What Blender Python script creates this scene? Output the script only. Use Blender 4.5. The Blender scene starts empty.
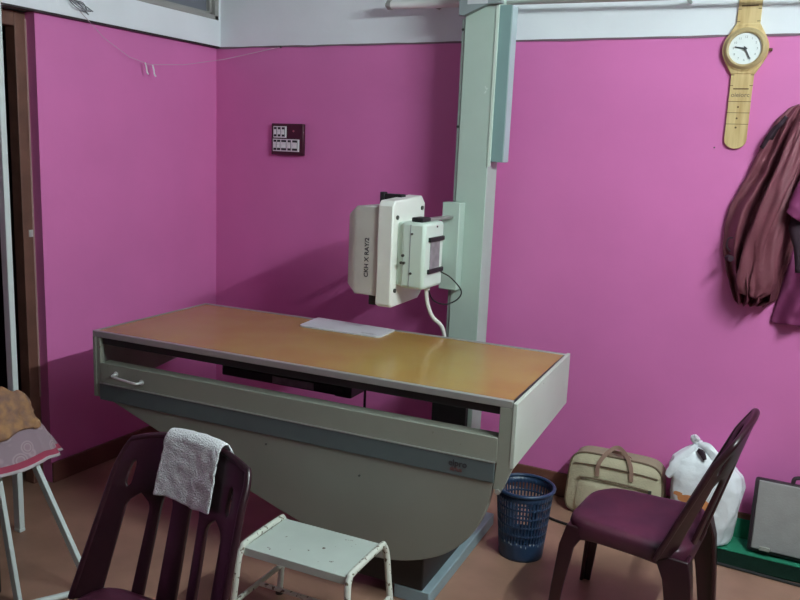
import bpy, bmesh, math, random
from mathutils import Vector, Matrix, noise
random.seed(5)
S = bpy.context.scene
C = bpy.context.collection
PI = math.pi
R = math.radians

# ---------------------------------------------------------------- materials
def mat(name, col, rough=0.6, metal=0.0, var=0.0, vscale=6.0, bump=0.0, bscale=60.0, col2=None, spec=None,
        sheen=0.0, spots=None, coat=0.0):
    m = bpy.data.materials.new(name); m.use_nodes = True
    nt = m.node_tree; b = nt.nodes['Principled BSDF']
    b.inputs['Base Color'].default_value = (*col, 1)
    b.inputs['Roughness'].default_value = rough
    b.inputs['Metallic'].default_value = metal
    if spec is not None: b.inputs['Specular IOR Level'].default_value = spec
    if sheen: b.inputs['Sheen Weight'].default_value = sheen
    if coat:
        b.inputs['Coat Weight'].default_value = coat; b.inputs['Coat Roughness'].default_value = 0.12
    tc = nt.nodes.new('ShaderNodeTexCoord')
    last = None
    if var or col2:
        n = nt.nodes.new('ShaderNodeTexNoise'); n.inputs['Scale'].default_value = vscale
        n.inputs['Detail'].default_value = 5
        nt.links.new(tc.outputs['Object'], n.inputs['Vector'])
        r = nt.nodes.new('ShaderNodeValToRGB')
        c2 = col2 if col2 else tuple(max(0, c*(1-var)) for c in col)
        r.color_ramp.elements[0].position = .35; r.color_ramp.elements[1].position = .68
        r.color_ramp.elements[0].color = (*c2, 1); r.color_ramp.elements[1].color = (*col, 1)
        nt.links.new(n.outputs['Fac'], r.inputs['Fac'])
        last = r.outputs['Color']
    if spots:
        scol, sscale, thr = spots
        n = nt.nodes.new('ShaderNodeTexNoise'); n.inputs['Scale'].default_value = sscale
        n.inputs['Detail'].default_value = 3
        nt.links.new(tc.outputs['Object'], n.inputs['Vector'])
        r = nt.nodes.new('ShaderNodeValToRGB')
        r.color_ramp.elements[0].position = thr; r.color_ramp.elements[1].position = thr+.03
        r.color_ramp.elements[0].color = (0,0,0,1); r.color_ramp.elements[1].color = (1,1,1,1)
        nt.links.new(n.outputs['Fac'], r.inputs['Fac'])
        mx = nt.nodes.new('ShaderNodeMix'); mx.data_type = 'RGBA'
        nt.links.new(r.outputs['Color'], mx.inputs['Factor'])
        if last: nt.links.new(last, mx.inputs[6])
        else: mx.inputs[6].default_value = (*col, 1)
        mx.inputs[7].default_value = (*scol, 1)
        last = mx.outputs[2]
    if last: nt.links.new(last, b.inputs['Base Color'])
    if bump:
        n = nt.nodes.new('ShaderNodeTexNoise'); n.inputs['Scale'].default_value = bscale
        n.inputs['Detail'].default_value = 4
        nt.links.new(tc.outputs['Object'], n.inputs['Vector'])
        bp = nt.nodes.new('ShaderNodeBump'); bp.inputs['Strength'].default_value = bump
        bp.inputs['Distance'].default_value = .01
        nt.links.new(n.outputs['Fac'], bp.inputs['Height'])
        nt.links.new(bp.outputs['Normal'], b.inputs['Normal'])
    return m

M = {}
M['pink'] = mat('magenta_paint', (.74,.19,.49), .5, var=.07, vscale=2.5, bump=.08, bscale=25)
M['white_wall'] = mat('whitewash', (.86,.87,.93), .8, var=.05, vscale=3, bump=.1, bscale=30)
M['ceiling'] = mat('ceiling_paint', (.28,.29,.30), .9)
M['floor'] = mat('red_oxide_floor', (.36,.20,.14), .42, var=.25, vscale=5, bump=.05, bscale=40)
M['skirt'] = mat('brown_skirting', (.17,.065,.045), .5, var=.2)
M['brown_frame'] = mat('brown_frame_paint', (.17,.07,.05), .55, var=.3, vscale=12)
M['dark'] = mat('dark_wood_and_shade', (.02,.012,.014), .5)  # dark wood, also the painted shadow line under the wall band
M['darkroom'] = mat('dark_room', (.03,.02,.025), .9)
M['winframe'] = mat('grey_window_frame', (.36,.34,.33), .5, var=.1)
M['glass'] = mat('frosted_pane', (.17,.17,.21), .3)
M['laminate'] = mat('ochre_laminate', (.40,.265,.065), .2, var=.10, vscale=3, col2=(.36,.20,.045), spec=.5)
M['alu'] = mat('aluminium_rail', (.42,.42,.40), .45, metal=.6)
M['steel'] = mat('grey_green_steel', (.28,.285,.24), .45, var=.08, vscale=4, spots=((.12,.09,.06), 38, .72))
M['steel_band'] = mat('slate_band', (.10,.125,.13), .5, var=.1)
M['skin_panel'] = mat('panel_enamel', (.25,.25,.215), .5, var=.08, vscale=3)
M['black'] = mat('black_metal', (.012,.012,.013), .5)
M['chrome'] = mat('chrome', (.85,.85,.85), .3, metal=.6)
M['beam'] = mat('blue_grey_enamel', (.27,.36,.40), .4, var=.12)
M['column'] = mat('pale_green_enamel', (.46,.56,.50), .42, var=.06, vscale=5, spots=((.70,.76,.72), 14, .73))
M['teal'] = mat('teal_enamel', (.22,.33,.33), .4, var=.05)
M['cream'] = mat('off_white_enamel', (.83,.82,.77), .4, var=.06, vscale=9)
M['dull_white'] = mat('mottled_off_white', (.68,.66,.62), .5, var=.12, vscale=7)  # off-white a little darker than the slab, randomly mottled
M['mint'] = mat('pale_mint_enamel', (.66,.76,.68), .38, var=.05)
M['bolt'] = mat('bolt_steel', (.10,.10,.09), .4, metal=.6)
M['ink'] = mat('black_ink', (.03,.028,.035), .6)
M['redink'] = mat('red_ink', (.13,.045,.045), .6)
M['paper'] = mat('pale_sheet', (.62,.62,.66), .5, var=.05)
M['label'] = mat('grey_label', (.30,.27,.29), .5, var=.3, vscale=30)
M['cable'] = mat('white_cable', (.70,.68,.64), .45)
M['chair'] = mat('maroon_plastic', (.030,.005,.009), .36, col2=(.018,.003,.007), vscale=7, spec=.5)
M['seatp'] = mat('mottled_maroon_plastic', (.085,.015,.034), .42, col2=(.026,.006,.016), vscale=6)  # seat plastic, lighter than the back, with a random mottle
M['towel'] = mat('white_towelling', (.88,.87,.90), .95, bump=1.0, bscale=260, var=.08, vscale=20)
M['stool'] = mat('chipped_white_enamel', (.54,.59,.55), .42, var=.12, vscale=6, spots=((.10,.07,.05), 42, .69))
M['stooltube'] = mat('rusty_white_tube', (.62,.62,.56), .45, spots=((.12,.08,.05), 60, .60))
M['blue'] = mat('blue_plastic', (.018,.042,.095), .38)
M['bluelow'] = mat('pale_marks_blue', (.35,.40,.45), .5)
M['beige'] = mat('beige_canvas', (.66,.58,.41), .75, var=.15, vscale=9, bump=.3, bscale=120)
M['beige_side'] = mat('brown_canvas', (.40,.33,.23), .8, var=.2)
M['pipe'] = mat('brown_piping', (.16,.11,.07), .7)
M['strap'] = mat('tan_strap', (.36,.22,.17), .7)
M['polythene'] = mat('white_polythene', (.88,.89,.95), .26, bump=.5, bscale=30)
M['orange'] = mat('orange_print', (.75,.30,.12), .45)
M['case'] = mat('grey_case_board', (.34,.32,.32), .6, var=.12, vscale=14, bump=.15, bscale=150)
M['casedark'] = mat('dark_case_edge', (.035,.02,.028), .5)
M['green'] = mat('green_mat', (.03,.24,.14), .9, spec=.15, var=.15, bump=.3, bscale=200)
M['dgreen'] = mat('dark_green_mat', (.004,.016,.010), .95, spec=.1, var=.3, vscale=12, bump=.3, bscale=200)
M['wood'] = mat('pale_wood', (.66,.47,.22), .5)
M['wood2'] = mat('darker_bezel_wood', (.50,.37,.19), .5, var=.12, vscale=20)
M['groove'] = mat('burnt_groove', (.12,.06,.02), .7)
M['dial'] = mat('white_dial', (.85,.87,.88), .4)
M['hand'] = mat('grey_hand', (.06,.06,.07), .5)
M['tick'] = mat('pale_grey_print', (.30,.31,.33), .5)
M['jacket'] = mat('brown_maroon_cloth', (.20,.052,.075), .6, var=.2, vscale=7, bump=.2, bscale=60)
M['purple'] = mat('plum_cloth', (.22,.03,.12), .75, var=.2, vscale=8)
M['darkcloth'] = mat('dark_lining', (.03,.01,.022), .8)
M['switchplate'] = mat('maroon_plate', (.055,.008,.02), .35)
M['switch'] = mat('white_switch', (.86,.84,.86), .4)
M['string'] = mat('pale_string', (.55,.42,.48), .7)
M['wire'] = mat('grey_wire', (.20,.20,.22), .6)
M['post'] = mat('white_post', (.62,.66,.66), .45, var=.05)
M['tube'] = mat('white_glass_tube', (.80,.78,.78), .3)
M['orangecloth'] = mat('orange_cloth', (.38,.19,.085), .85, col2=(.20,.105,.08), vscale=26, bump=.4, bscale=80)

def wood_grain(m):
    nt = m.node_tree; b = nt.nodes['Principled BSDF']
    tc = nt.nodes.new('ShaderNodeTexCoord'); mp = nt.nodes.new('ShaderNodeMapping')
    mp.inputs['Scale'].default_value = (45, 45, 4)
    n = nt.nodes.new('ShaderNodeTexNoise'); n.inputs['Scale'].default_value = 1; n.inputs['Detail'].default_value = 4
    r = nt.nodes.new('ShaderNodeValToRGB')
    r.color_ramp.elements[0].color = (.50,.32,.13,1); r.color_ramp.elements[1].color = (.70,.52,.26,1)
    r.color_ramp.elements[0].position = .3; r.color_ramp.elements[1].position = .6
    nt.links.new(tc.outputs['Object'], mp.inputs['Vector']); nt.links.new(mp.outputs[0], n.inputs['Vector'])
    nt.links.new(n.outputs['Fac'], r.inputs['Fac']); nt.links.new(r.outputs['Color'], b.inputs['Base Color'])
wood_grain(M['wood'])

def cloth_pattern():
    m = bpy.data.materials.new('mauve_ring_print'); m.use_nodes = True
    nt = m.node_tree; b = nt.nodes['Principled BSDF']; b.inputs['Roughness'].default_value = .85
    uv = nt.nodes.new('ShaderNodeUVMap')
    vo = nt.nodes.new('ShaderNodeTexVoronoi'); vo.inputs['Scale'].default_value = 17
    vo.inputs['Randomness'].default_value = .7
    nt.links.new(uv.outputs[0], vo.inputs['Vector'])
    r = nt.nodes.new('ShaderNodeValToRGB'); e = r.color_ramp.elements
    e[0].position = 0; e[0].color = (.26,.17,.20,1); e[1].position = .22; e[1].color = (.30,.19,.23,1)
    for p, c in ((.27,(.38,.28,.30,1)),(.33,(.25,.16,.19,1)),(.42,(.37,.26,.29,1)),(.5,(.27,.185,.22,1))):
        x = e.new(p); x.color = c
    nt.links.new(vo.outputs['Distance'], r.inputs['Fac'])
    nt.links.new(r.outputs['Color'], b.inputs['Base Color'])
    return m
M['ringcloth'] = cloth_pattern()
M['redhem'] = mat('red_hem', (.30,.03,.07), .8)
M['whitehem'] = mat('white_hem', (.45,.38,.41), .8)

# ---------------------------------------------------------------- helpers
def smooth(me, ang=40):
    for p in me.polygons: p.use_smooth = True
    try:
        me.set_sharp_from_angle(angle=R(ang))
    except Exception: pass

def obj(name, bm, m, parent=None, loc=None, bevel=0, sm=True, solid=0, sub=0, ang=40):
    bmesh.ops.recalc_face_normals(bm, faces=bm.faces)
    me = bpy.data.meshes.new(name); bm.to_mesh(me); bm.free()
    if sm: smooth(me, ang)
    mats = m if isinstance(m, (list, tuple)) else [m]
    for x in mats: me.materials.append(x)
    o = bpy.data.objects.new(name, me); C.objects.link(o)
    if parent: o.parent = parent
    if loc: o.location = loc
    if solid:
        s = o.modifiers.new('s', 'SOLIDIFY'); s.thickness = solid; s.offset = 0
    if bevel:
        b = o.modifiers.new('b', 'BEVEL'); b.width = bevel; b.segments = 2; b.limit_method = 'ANGLE'; b.angle_limit = R(50)
    if sub:
        s = o.modifiers.new('u', 'SUBSURF'); s.levels = sub; s.render_levels = sub
    return o

def objs(name, bm, m, parent=None, **k):
    """one object for every separate piece in bm"""
    bm.verts.ensure_lookup_table(); left = set(bm.verts); out = []
    while left:
        st = [left.pop()]; isl = {st[0]}
        while st:
            v = st.pop()
            for e in v.link_edges:
                o_ = e.other_vert(v)
                if o_ in left: left.discard(o_); isl.add(o_); st.append(o_)
        nb = bmesh.new(); mp = {v: nb.verts.new(v.co) for v in isl}
        for f in {f for v in isl for f in v.link_faces}:
            try: nb.faces.new([mp[v] for v in f.verts]).material_index = f.material_index
            except ValueError: pass
        out.append(obj(name, nb, m, parent, **k))
    bm.free(); return out

def tag(o, label, cat, group=None):
    o['label'] = label; o['category'] = cat
    if group: o['group'] = group
    return o

def thing(name, label, cat, loc=(0,0,0), rz=0, group=None):
    o = bpy.data.objects.new(name, None); C.objects.link(o); o.empty_display_size = .1
    o.location = loc; o.rotation_euler = (0,0,rz)
    return tag(o, label, cat, group)

def struct(name, bm, m, bevel=0, parent=None, sm=False):
    o = obj(name, bm, m, parent, bevel=bevel, sm=sm)
    if not parent: o['kind'] = 'structure'
    return o

def box(bm, x0, x1, y0, y1, z0, z1, mi=0):
    v = [bm.verts.new(p) for p in ((x0,y0,z0),(x1,y0,z0),(x1,y1,z0),(x0,y1,z0),(x0,y0,z1),(x1,y0,z1),(x1,y1,z1),(x0,y1,z1))]
    for f in ((0,3,2,1),(4,5,6,7),(0,1,5,4),(1,2,6,5),(2,3,7,6),(3,0,4,7)):
        bm.faces.new([v[i] for i in f]).material_index = mi
    return bm
def B(*a):
    return box(bmesh.new(), *a)

def prism_y(bm, pts, y0, y1, mi=0):     # polygon in (x, z), extruded along y
    a = [bm.verts.new((x, y0, z)) for x, z in pts]; b = [bm.verts.new((x, y1, z)) for x, z in pts]
    bm.faces.new(a).material_index = mi; bm.faces.new(b[::-1]).material_index = mi
    n = len(pts)
    for i in range(n):
        bm.faces.new((a[i], b[i], b[(i+1)%n], a[(i+1)%n])).material_index = mi
    return bm
def prism_x(bm, pts, x0, x1, mi=0):     # polygon in (y, z)
    a = [bm.verts.new((x0, y, z)) for y, z in pts]; b = [bm.verts.new((x1, y, z)) for y, z in pts]
    bm.faces.new(a).material_index = mi; bm.faces.new(b[::-1]).material_index = mi
    n = len(pts)
    for i in range(n):
        bm.faces.new((a[i], b[i], b[(i+1)%n], a[(i+1)%n])).material_index = mi
    return bm

def catmull(pts, n=8):
    P = [Vector(p) for p in pts]; P = [P[0]*2-P[1]] + P + [P[-1]*2-P[-2]]
    out = []
    for i in range(1, len(P)-2):
        for k in range(n):
            t = k/n; a, b, c, d = P[i-1:i+3]
            out.append(.5*((2*b)+(-a+c)*t+(2*a-5*b+4*c-d)*t*t+(-a+3*b-3*c+d)*t**3))
    out.append(P[-2]); return out

def tube(bm, pts, r, seg=10, closed=False, mi=0):
    P = [Vector(p) for p in pts]; rings = []; n = len(P)
    rr = r if isinstance(r, (list, tuple)) else [r]*n
    up = None
    for i, p in enumerate(P):
        if closed: d = (P[(i+1)%n]-P[i-1]).normalized()
        else: d = (P[min(i+1,n-1)]-P[max(i-1,0)]).normalized()
        if up is None: up = d.orthogonal().normalized()
        up = (up - d*up.dot(d))
        if up.length < 1e-6: up = d.orthogonal()
        up.normalize(); s = d.cross(up)
        rings.append([bm.verts.new(p + (up*math.cos(2*PI*k/seg)+s*math.sin(2*PI*k/seg))*rr[i]) for k in range(seg)])
    m = n if closed else n-1
    for i in range(m):
        a, b = rings[i], rings[(i+1)%n]
        for k in range(seg):
            bm.faces.new((a[k], a[(k+1)%seg], b[(k+1)%seg], b[k])).material_index = mi
    if not closed:
        bm.faces.new(rings[0][::-1]).material_index = mi; bm.faces.new(rings[-1]).material_index = mi
    return bm

def cyl(bm, p0, p1, r, seg=20, mi=0):
    return tube(bm, [p0, p1], r, seg, mi=mi)

def lathe(bm, prof, seg=40, mi=0, c=(0,0,0)):
    rings = []
    for r, z in prof:
        rings.append([bm.verts.new((c[0]+r*math.cos(2*PI*k/seg), c[1]+r*math.sin(2*PI*k/seg), c[2]+z)) for k in range(seg)])
    for i in range(len(rings)-1):
        for k in range(seg):
            bm.faces.new((rings[i][k], rings[i][(k+1)%seg], rings[i+1][(k+1)%seg], rings[i+1][k])).material_index = mi
    return bm

def text_obj(name, body, size, m, parent, mw, depth=.0006, bold=0.0):
    cu = bpy.data.curves.new('t', 'FONT'); cu.body = body; cu.size = size; cu.extrude = depth; cu.offset = bold
    cu.align_x = 'CENTER'; cu.align_y = 'CENTER'; cu.resolution_u = 3
    t = bpy.data.objects.new('t', cu); C.objects.link(t)
    dg = bpy.context.evaluated_depsgraph_get(); dg.update()
    me = bpy.data.meshes.new_from_object(t.evaluated_get(dg))
    C.objects.unlink(t); bpy.data.objects.remove(t)
    me.name = name; me.materials.clear(); me.materials.append(m)
    me.transform(mw)
    o = bpy.data.objects.new(name, me); C.objects.link(o)
    o.parent = parent
    return o
# letter frames: text plane (x right, y up) mapped to a vertical face
def face_y(x, y, z, rot=0): return Matrix.Translation((x,y,z)) @ Matrix.Rotation(R(90),4,'X') @ Matrix.Rotation(rot,4,'Z')

# ---------------------------------------------------------------- room
RX, FY, CZ = 3.72, -4.6, 3.05
WB = 2.048
struct('floor', B(-1.6, RX+.1, FY-.1, .12, -.1, 0), M['floor'])
struct('ceiling', B(-1.6, RX+.1, FY-.1, .12, CZ, CZ+.1), M['ceiling'])
bm = B(-.12, RX+.1, 0, .12, 0, WB); box(bm, -.12, RX+.1, -.003, .12, WB, CZ, 1)
struct('wall_back', bm, [M['pink'], M['white_wall']])
# worn paint line on the back wall
bm = bmesh.new(); N = 120; lo = []; hi = []
for i in range(N+1):
    x = RX*i/N
    lo.append(bm.verts.new((x, -.0045, WB-.004-.004*noise.noise(Vector((x*6,0,0)))))); hi.append(bm.verts.new((x, -.0045, WB+.004+.003*noise.noise(Vector((x*9,3,0))))))
for i in range(N): bm.faces.new((lo[i], lo[i+1], hi[i+1], hi[i]))
struct('trim_1', bm, mat('paint_line', (.20,.12,.16), .8))
DY0 = -1.135; DY1 = -2.02; DZ = 2.046
# left wall with the doorway and the high window
bm = B(-.12, 0, DY0, .0, 0, WB)
box(bm, -.12, 0, FY, DY1, 0, WB)
WZ0, WZ1, WY0, WY1 = 2.185, 2.75, -1.55, -.02
box(bm, -.12, .03, FY, .0, WB+.006, WZ0, 1)
box(bm, -.12, .03, FY, .0, WZ1, CZ, 1)
box(bm, -.12, .03, FY, WY0, WZ0, WZ1, 1)
box(bm, -.12, .03, WY1, .0, WZ0, WZ1, 1)
struct('wall_left', bm, [M['pink'], M['white_wall']])
struct('wall_right', B(RX, RX+.1, FY, 0, 0, CZ), mat('right_wall_paint', (.30,.32,.32), .9))
struct('wall_front', B(-.12, RX, FY-.1, FY, 0, CZ), mat('far_wall_paint', (.10,.12,.12), .9))
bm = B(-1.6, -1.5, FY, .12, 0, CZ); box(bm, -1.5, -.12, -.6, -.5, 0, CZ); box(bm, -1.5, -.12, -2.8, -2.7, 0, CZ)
struct('wall_passage', bm, M['darkroom'])  # near-black walls: the dark beyond the doorway is put into their colour
# skirting
struct('baseboard_back', B(0, RX, -.014, 0, 0, .115), M['skirt'], bevel=.003)
struct('baseboard_left', B(0, .012, DY0, -.014, 0, .095), M['skirt'], bevel=.003)
# dark strip painting the shadow line under the white band
struct('band_shadow', B(0, .026, DY0-.9, 0, WB-.002, WB+.007), M['dark'])
# window
bm = bmesh.new()
for a in ((WY0, WY1, WZ0, WZ0+.022), (WY0, WY1, WZ1-.03, WZ1), (WY0, WY0+.03, WZ0, WZ1), (WY1-.03, WY1, WZ0, WZ1), (-.80, -.77, WZ0, WZ1)):
    box(bm, -.05, .034, a[0], a[1], a[2], a[3])
w = struct('window_1', bm, M['winframe'], bevel=.003)
bm = bmesh.new()
for a in ((WY0+.03, -.80), (-.77, WY1-.03)): box(bm, -.02, -.01, a[0], a[1], WZ0+.022, WZ1-.03)
objs('pane', bm, M['glass'], w, sm=False)
bm = bmesh.new()
for a in ((WY0+.03, -.80), (-.77, WY1-.03)):
    box(bm, -.01, .012, a[0], a[0]+.018, WZ0+.022, WZ1-.03); box(bm, -.01, .012, a[1]-.018, a[1], WZ0+.022, WZ1-.03)
    box(bm, -.01, .012, a[0], a[1], WZ0+.022, WZ0+.036)
objs('sash', bm, M['winframe'], w, sm=False)
# door frame
bm = bmesh.new()
box(bm, -.11, -.052, DY0-.055, DY0-.001, 0, DZ-.001); box(bm, -.11, -.052, DY1+.001, DY1+.055, 0, DZ-.001)
box(bm, -.11, -.052, DY1+.055, DY0-.055, DZ-.06, DZ-.001)
d = struct('door_1', bm, M['brown_frame'], bevel=.003)
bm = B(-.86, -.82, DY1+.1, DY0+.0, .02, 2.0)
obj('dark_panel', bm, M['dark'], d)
bm = B(-.054, -.047, DY0-.028, DY0-.010, 1.12, 1.15); box(bm, -.047, -.042, DY0-.024, DY0-.014, 1.128, 1.142)
obj('latch_plate', bm, M['chrome'], d)
bm = bmesh.new(); cyl(bm, (-.0515, DY0-.004, .4), (-.0515, DY0-.004, 2.02), .004, 6)
obj('pale_edge', bm, mat('chipped_edge', (.42,.25,.24), .6), d)

# ---------------------------------------------------------------- fluorescent tube light on the right wall
LT = thing('tube_light', 'white fluorescent tube fitting on the right-hand wall', 'light', (RX-.03, -1.72, 2.45))
obj('fitting', B(-.03, .03, -.65, .65, -.035, .035), M['white_wall'], LT, bevel=.005)
bm = bmesh.new(); cyl(bm, (-.06, -.6, 0), (-.06, .6, 0), .015, 16)
em = bpy.data.materials.new('lit_tube'); em.use_nodes = True
eb = em.node_tree.nodes['Principled BSDF']; eb.inputs['Base Color'].default_value = (.9,.9,.9,1)
eb.inputs['Emission Color'].default_value = (.84,1,.98,1); eb.inputs['Emission Strength'].default_value = 540
obj('lit_tube', bm, em, LT)
bm = bmesh.new()
for s in (-1,1): box(bm, -.08, 0, s*.61-.012, s*.61+.012, -.022, .022)
objs('lamp_holder', bm, M['cream'], LT)

W = bpy.data.worlds.new('w'); S.world = W; W.use_nodes = True
W.node_tree.nodes['Background'].inputs[0].default_value = (.6,.65,.8,1)
W.node_tree.nodes['Background'].inputs[1].default_value = .02

# ---------------------------------------------------------------- examination table
TB = thing('x_ray_table', 'long grey steel examination table with ochre laminate top and curved front panel', 'table',
           (1.311, -.895, 0), R(2.7))
HU, HV, TZ = .868, .357, .80
obj('tabletop', B(-HU+.006, HU-.022, -HV+.014, HV-.014, TZ-.012, TZ), M['laminate'], TB, sm=False)
for s in (-1, 1):
    obj('side_rail', B(-HU, HU-.016, s*(HV-.007)-.009, s*(HV-.007)+.009, TZ-.02, TZ+.003), M['alu'], TB, bevel=.002)
obj('end_strip', B(HU-.021, HU-.015, -HV+.02, HV-.02, TZ-.02, TZ+.001), M['black'], TB)
obj('end_strip', B(-HU-.004, -HU+.006, -HV+.004, HV-.004, TZ-.02, TZ+.003), M['alu'], TB)
for s in (-1, 1):
    bm = B(-HU+.035, HU-.06, s*(HV-.02)-.008, s*(HV-.02)+.008, TZ-.05, TZ-.02)
    o = obj('film_slot_rail', bm, M['black'], TB, bevel=.002)
# right end panel: front cheek + deep side plate
bm = bmesh.new()
prism_x(bm, [(-HV-.003, TZ-.002), (HV+.003, TZ+.006), (HV+.003, .605), (-HV-.003, .585)], HU-.014, HU)
o = obj('end_panel', bm, mat('lit_end_enamel', (.50,.53,.47), .4, var=.06, vscale=6, spots=((.08,.07,.05), 30, .73)), TB, bevel=.002)  # lit copy of the table steel, lamp-side brightness put into the colour
bm = bmesh.new()
prism_y(bm, [(.812,TZ-.02), (HU-.014,TZ-.02), (HU-.004,.583), (.835,.505), (.805,.505), (.812,.60)], -HV-.001, -HV+.02)
obj('end_cheek', bm, M['steel'], TB, bevel=.002)
bm = bmesh.new(); cyl(bm, (.822, -HV-.006, .50), (.822, -HV+.02, .50), .009, 12)
obj('end_knob', bm, M['alu'], TB)
# left end panel
bm = bmesh.new()
prism_x(bm, [(-HV-.003, TZ-.02), (HV+.003, TZ-.02), (HV+.003, .615), (-HV+.02, .54), (-HV-.003, .535)], -HU, -HU+.016)
obj('end_panel', bm, M['steel'], TB, bevel=.002)
bm = bmesh.new()
prism_y(bm, [(-HU+.016,TZ-.02), (-.832,TZ-.02), (-.832,.535), (-HU+.018,.535)], -HV-.001, -HV+.02)
obj('end_cheek', bm, M['steel'], TB, bevel=.002)
# apron, band, curved panel
obj('apron', B(-.832, .812, -HV-.002, -HV+.014, .594, .677), M['steel'], TB, bevel=.002)
obj('apron_lip', B(-.832, .812, -HV+.014, -HV+.05, .669, .677), M['steel'], TB)
obj('slate_band', B(-.834, .807, -HV-.006, -HV+.008, .527, .594), M['steel_band'], TB, bevel=.002)
obj('band_edge', B(-.834, .808, -HV-.008, -HV+.006, .5935, .5975), M['alu'], TB)
cur = [(-.78,.528),(-.562,.45),(-.33,.366),(-.096,.285),(.02,.246),(.11,.219)]
arc = catmull([(.11,0,.219),(.22,0,.186),(.33,0,.168),(.43,0,.166),(.54,0,.188),(.65,0,.238),(.735,0,.32),(.785,0,.42),(.806,0,.528)], 5)
cur += [(p.x, p.z) for p in arc[1:]]
bm = bmesh.new(); prism_y(bm, cur, -HV, -HV+.03)
obj('curved_panel', bm, M['skin_panel'], TB, bevel=.003, ang=25)
bm = bmesh.new(); cyl(bm, (-.05, -HV-.004, .49), (-.05, -HV+.001, .49), .004, 8); cyl(bm, (.33, -HV-.004, .45), (.33, -HV+.001, .45), .004, 8)
objs('screw', bm, M['bolt'], TB)
# chrome handle
bm = bmesh.new()
tube(bm, catmull([(-.752,-HV-.001,.642),(-.750,-HV-.022,.641),(-.735,-HV-.030,.638),(-.64,-HV-.030,.630),(-.625,-HV-.022,.629),(-.623,-HV-.001,.629)],6), .0052, 10)
cyl(bm, (-.752,-HV-.004,.642), (-.752,-HV,.642), .011, 12); cyl(bm, (-.623,-HV-.004,.629), (-.623,-HV,.629), .011, 12)
obj('chrome_handle', bm, M['chrome'], TB)
# indistinct maker's lettering on the band
text_obj('band_lettering', 'elpro', .030, M['ink'], TB, face_y(.685,-HV-.0068,.568), bold=.0006)
text_obj('band_lettering', 'sirius', .020, M['redink'], TB, face_y(.680,-HV-.0068,.548), bold=.0006)
# cassette tray beneath the top
bm = B(-.365, .17, -.20, .12, .662, .698); box(bm, -.365, -.345, -.20, .12, .69, .765); box(bm, .13, .20, -.19, .02, .655, .70)
tr = obj('cassette_tray', bm, M['black'], TB, bevel=.006)
obj('tray_label', B(-.13, .05, -.2025, -.1995, .668, .694), M['label'], tr, sm=False)
bm = bmesh.new(); cyl(bm, (.262, -.2, .56), (.262, -.2, .765), .005, 8)
obj('lock_rod', bm, M['black'], TB)
# body, pedestal and foot
bm = bmesh.new()
prism_y(bm, [(-.10,.45),(.62,.45),(.58,.25),(.30,.22),(.0,.33)], -HV+.03, -.05)
obj('motor_housing', bm, M['black'], TB)
obj('pedestal', B(.30, .56, -.30, .20, .05, .30), M['black'], TB, bevel=.005)
bm = B(.452, .588, -.30, .42, 0, .05)
obj('foot_beam', bm, M['beam'], TB, bevel=.004)
for s in (-1, 1):
    obj('carriage_rail', B(-.80, .80, s*.20-.01, s*.20+.01, .765, .786), M['black'], TB)

# sheet on the table
def onto(u, v, z=0):
    a = R(2.7); return (1.311+u*math.cos(a)-v*math.sin(a), -.895+u*math.sin(a)+v*math.cos(a), z)
bm = bmesh.new(); pts = []
cs = [(-.255,.180),(.128,.185),(.125,.345),(-.268,.372)]
for i, (x, y) in enumerate(cs):
    px_, py_ = cs[i-1]; nx, ny = cs[(i+1)%4]
    v0 = Vector((px_-x, py_-y)).normalized(); v1 = Vector((nx-x, ny-y)).normalized(); r = .03 if i in (0,1) else .012
    for k in range(6):
        t = k/5; a = Vector((x,y))+v0*r; b = Vector((x,y)); c = Vector((x,y))+v1*r
        p = a*(1-t)**2+b*2*t*(1-t)+c*t*t; pts.append((p.x, p.y))
a_ = [bm.verts.new(onto(x,y,TZ+.0005)) for x, y in pts]; b_ = [bm.verts.new(onto(x,y,TZ+.006)) for x, y in pts]
bm.faces.new(a_[::-1]); bm.faces.new(b_)
for i in range(len(pts)): bm.faces.new((a_[i], a_[(i+1)%len(pts)], b_[(i+1)%len(pts)], b_[i]))
sh = obj('plastic_sheet', bm, M['paper'], sm=False); tag(sh, 'pale grey rectangular sheet with rounded corners lying on the ochre table top', 'sheet')
bm = bmesh.new()
q = [bm.verts.new(onto(x,y,TZ+.0064)) for x, y in ((.03,.20),(.10,.20),(.10,.22),(.03,.22))]; bm.faces.new(q)
objs('printed_mark', bm, mat('grey_print', (.35,.33,.36), .5, col2=(.55,.55,.58), vscale=90), sh, sm=False)

# ---------------------------------------------------------------- column and tube head
CX0, CX1, CY0, CY1 = 1.522, 1.662, -.215, -.095
CO = thing('x_ray_column', 'tall pale green steel column standing behind the ochre examination table', 'column', ((CX0+CX1)/2, (CY0+CY1)/2, 0))
ox, oy = (CX0+CX1)/2, (CY0+CY1)/2
def L(bm): 
    bmesh.ops.translate(bm, verts=bm.verts, vec=(-ox,-oy,0)); return bm
obj('column_post', L(B(CX0, CX1, CY0, CY1, .03, 2.55)), M['column'], CO, bevel=.003)
obj('base_plate', L(B(CX0-.06, CX1+.06, CY0-.05, CY1+.06, 0, .03)), M['beam'], CO, bevel=.003)
obj('lower_cover', L(B(CX0-.05, CX1-.02, CY0-.03, CY0, .03, .60)), M['black'], CO, bevel=.003)
bm = L(B(CX0-.014, CX0, CY0+.004, CY0+.05, .5, 2.115))
tk = obj('side_track', bm, mat('grey_track', (.22,.24,.23), .5), CO, bevel=.001)
bm = bmesh.new()
for z in (2.07, 1.665, 1.25): cyl(bm, (CX0-.009-ox, CY0+.002-oy, z), (CX0-.009-ox, CY0+.006-oy, z), .006, 10)
objs('track_hole', bm, M['black'], tk)
obj('edge_strip', L(B(CX1, CX1+.012, CY0-.004, CY0+.006, 1.5, 2.5)), M['mint'], CO)
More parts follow.
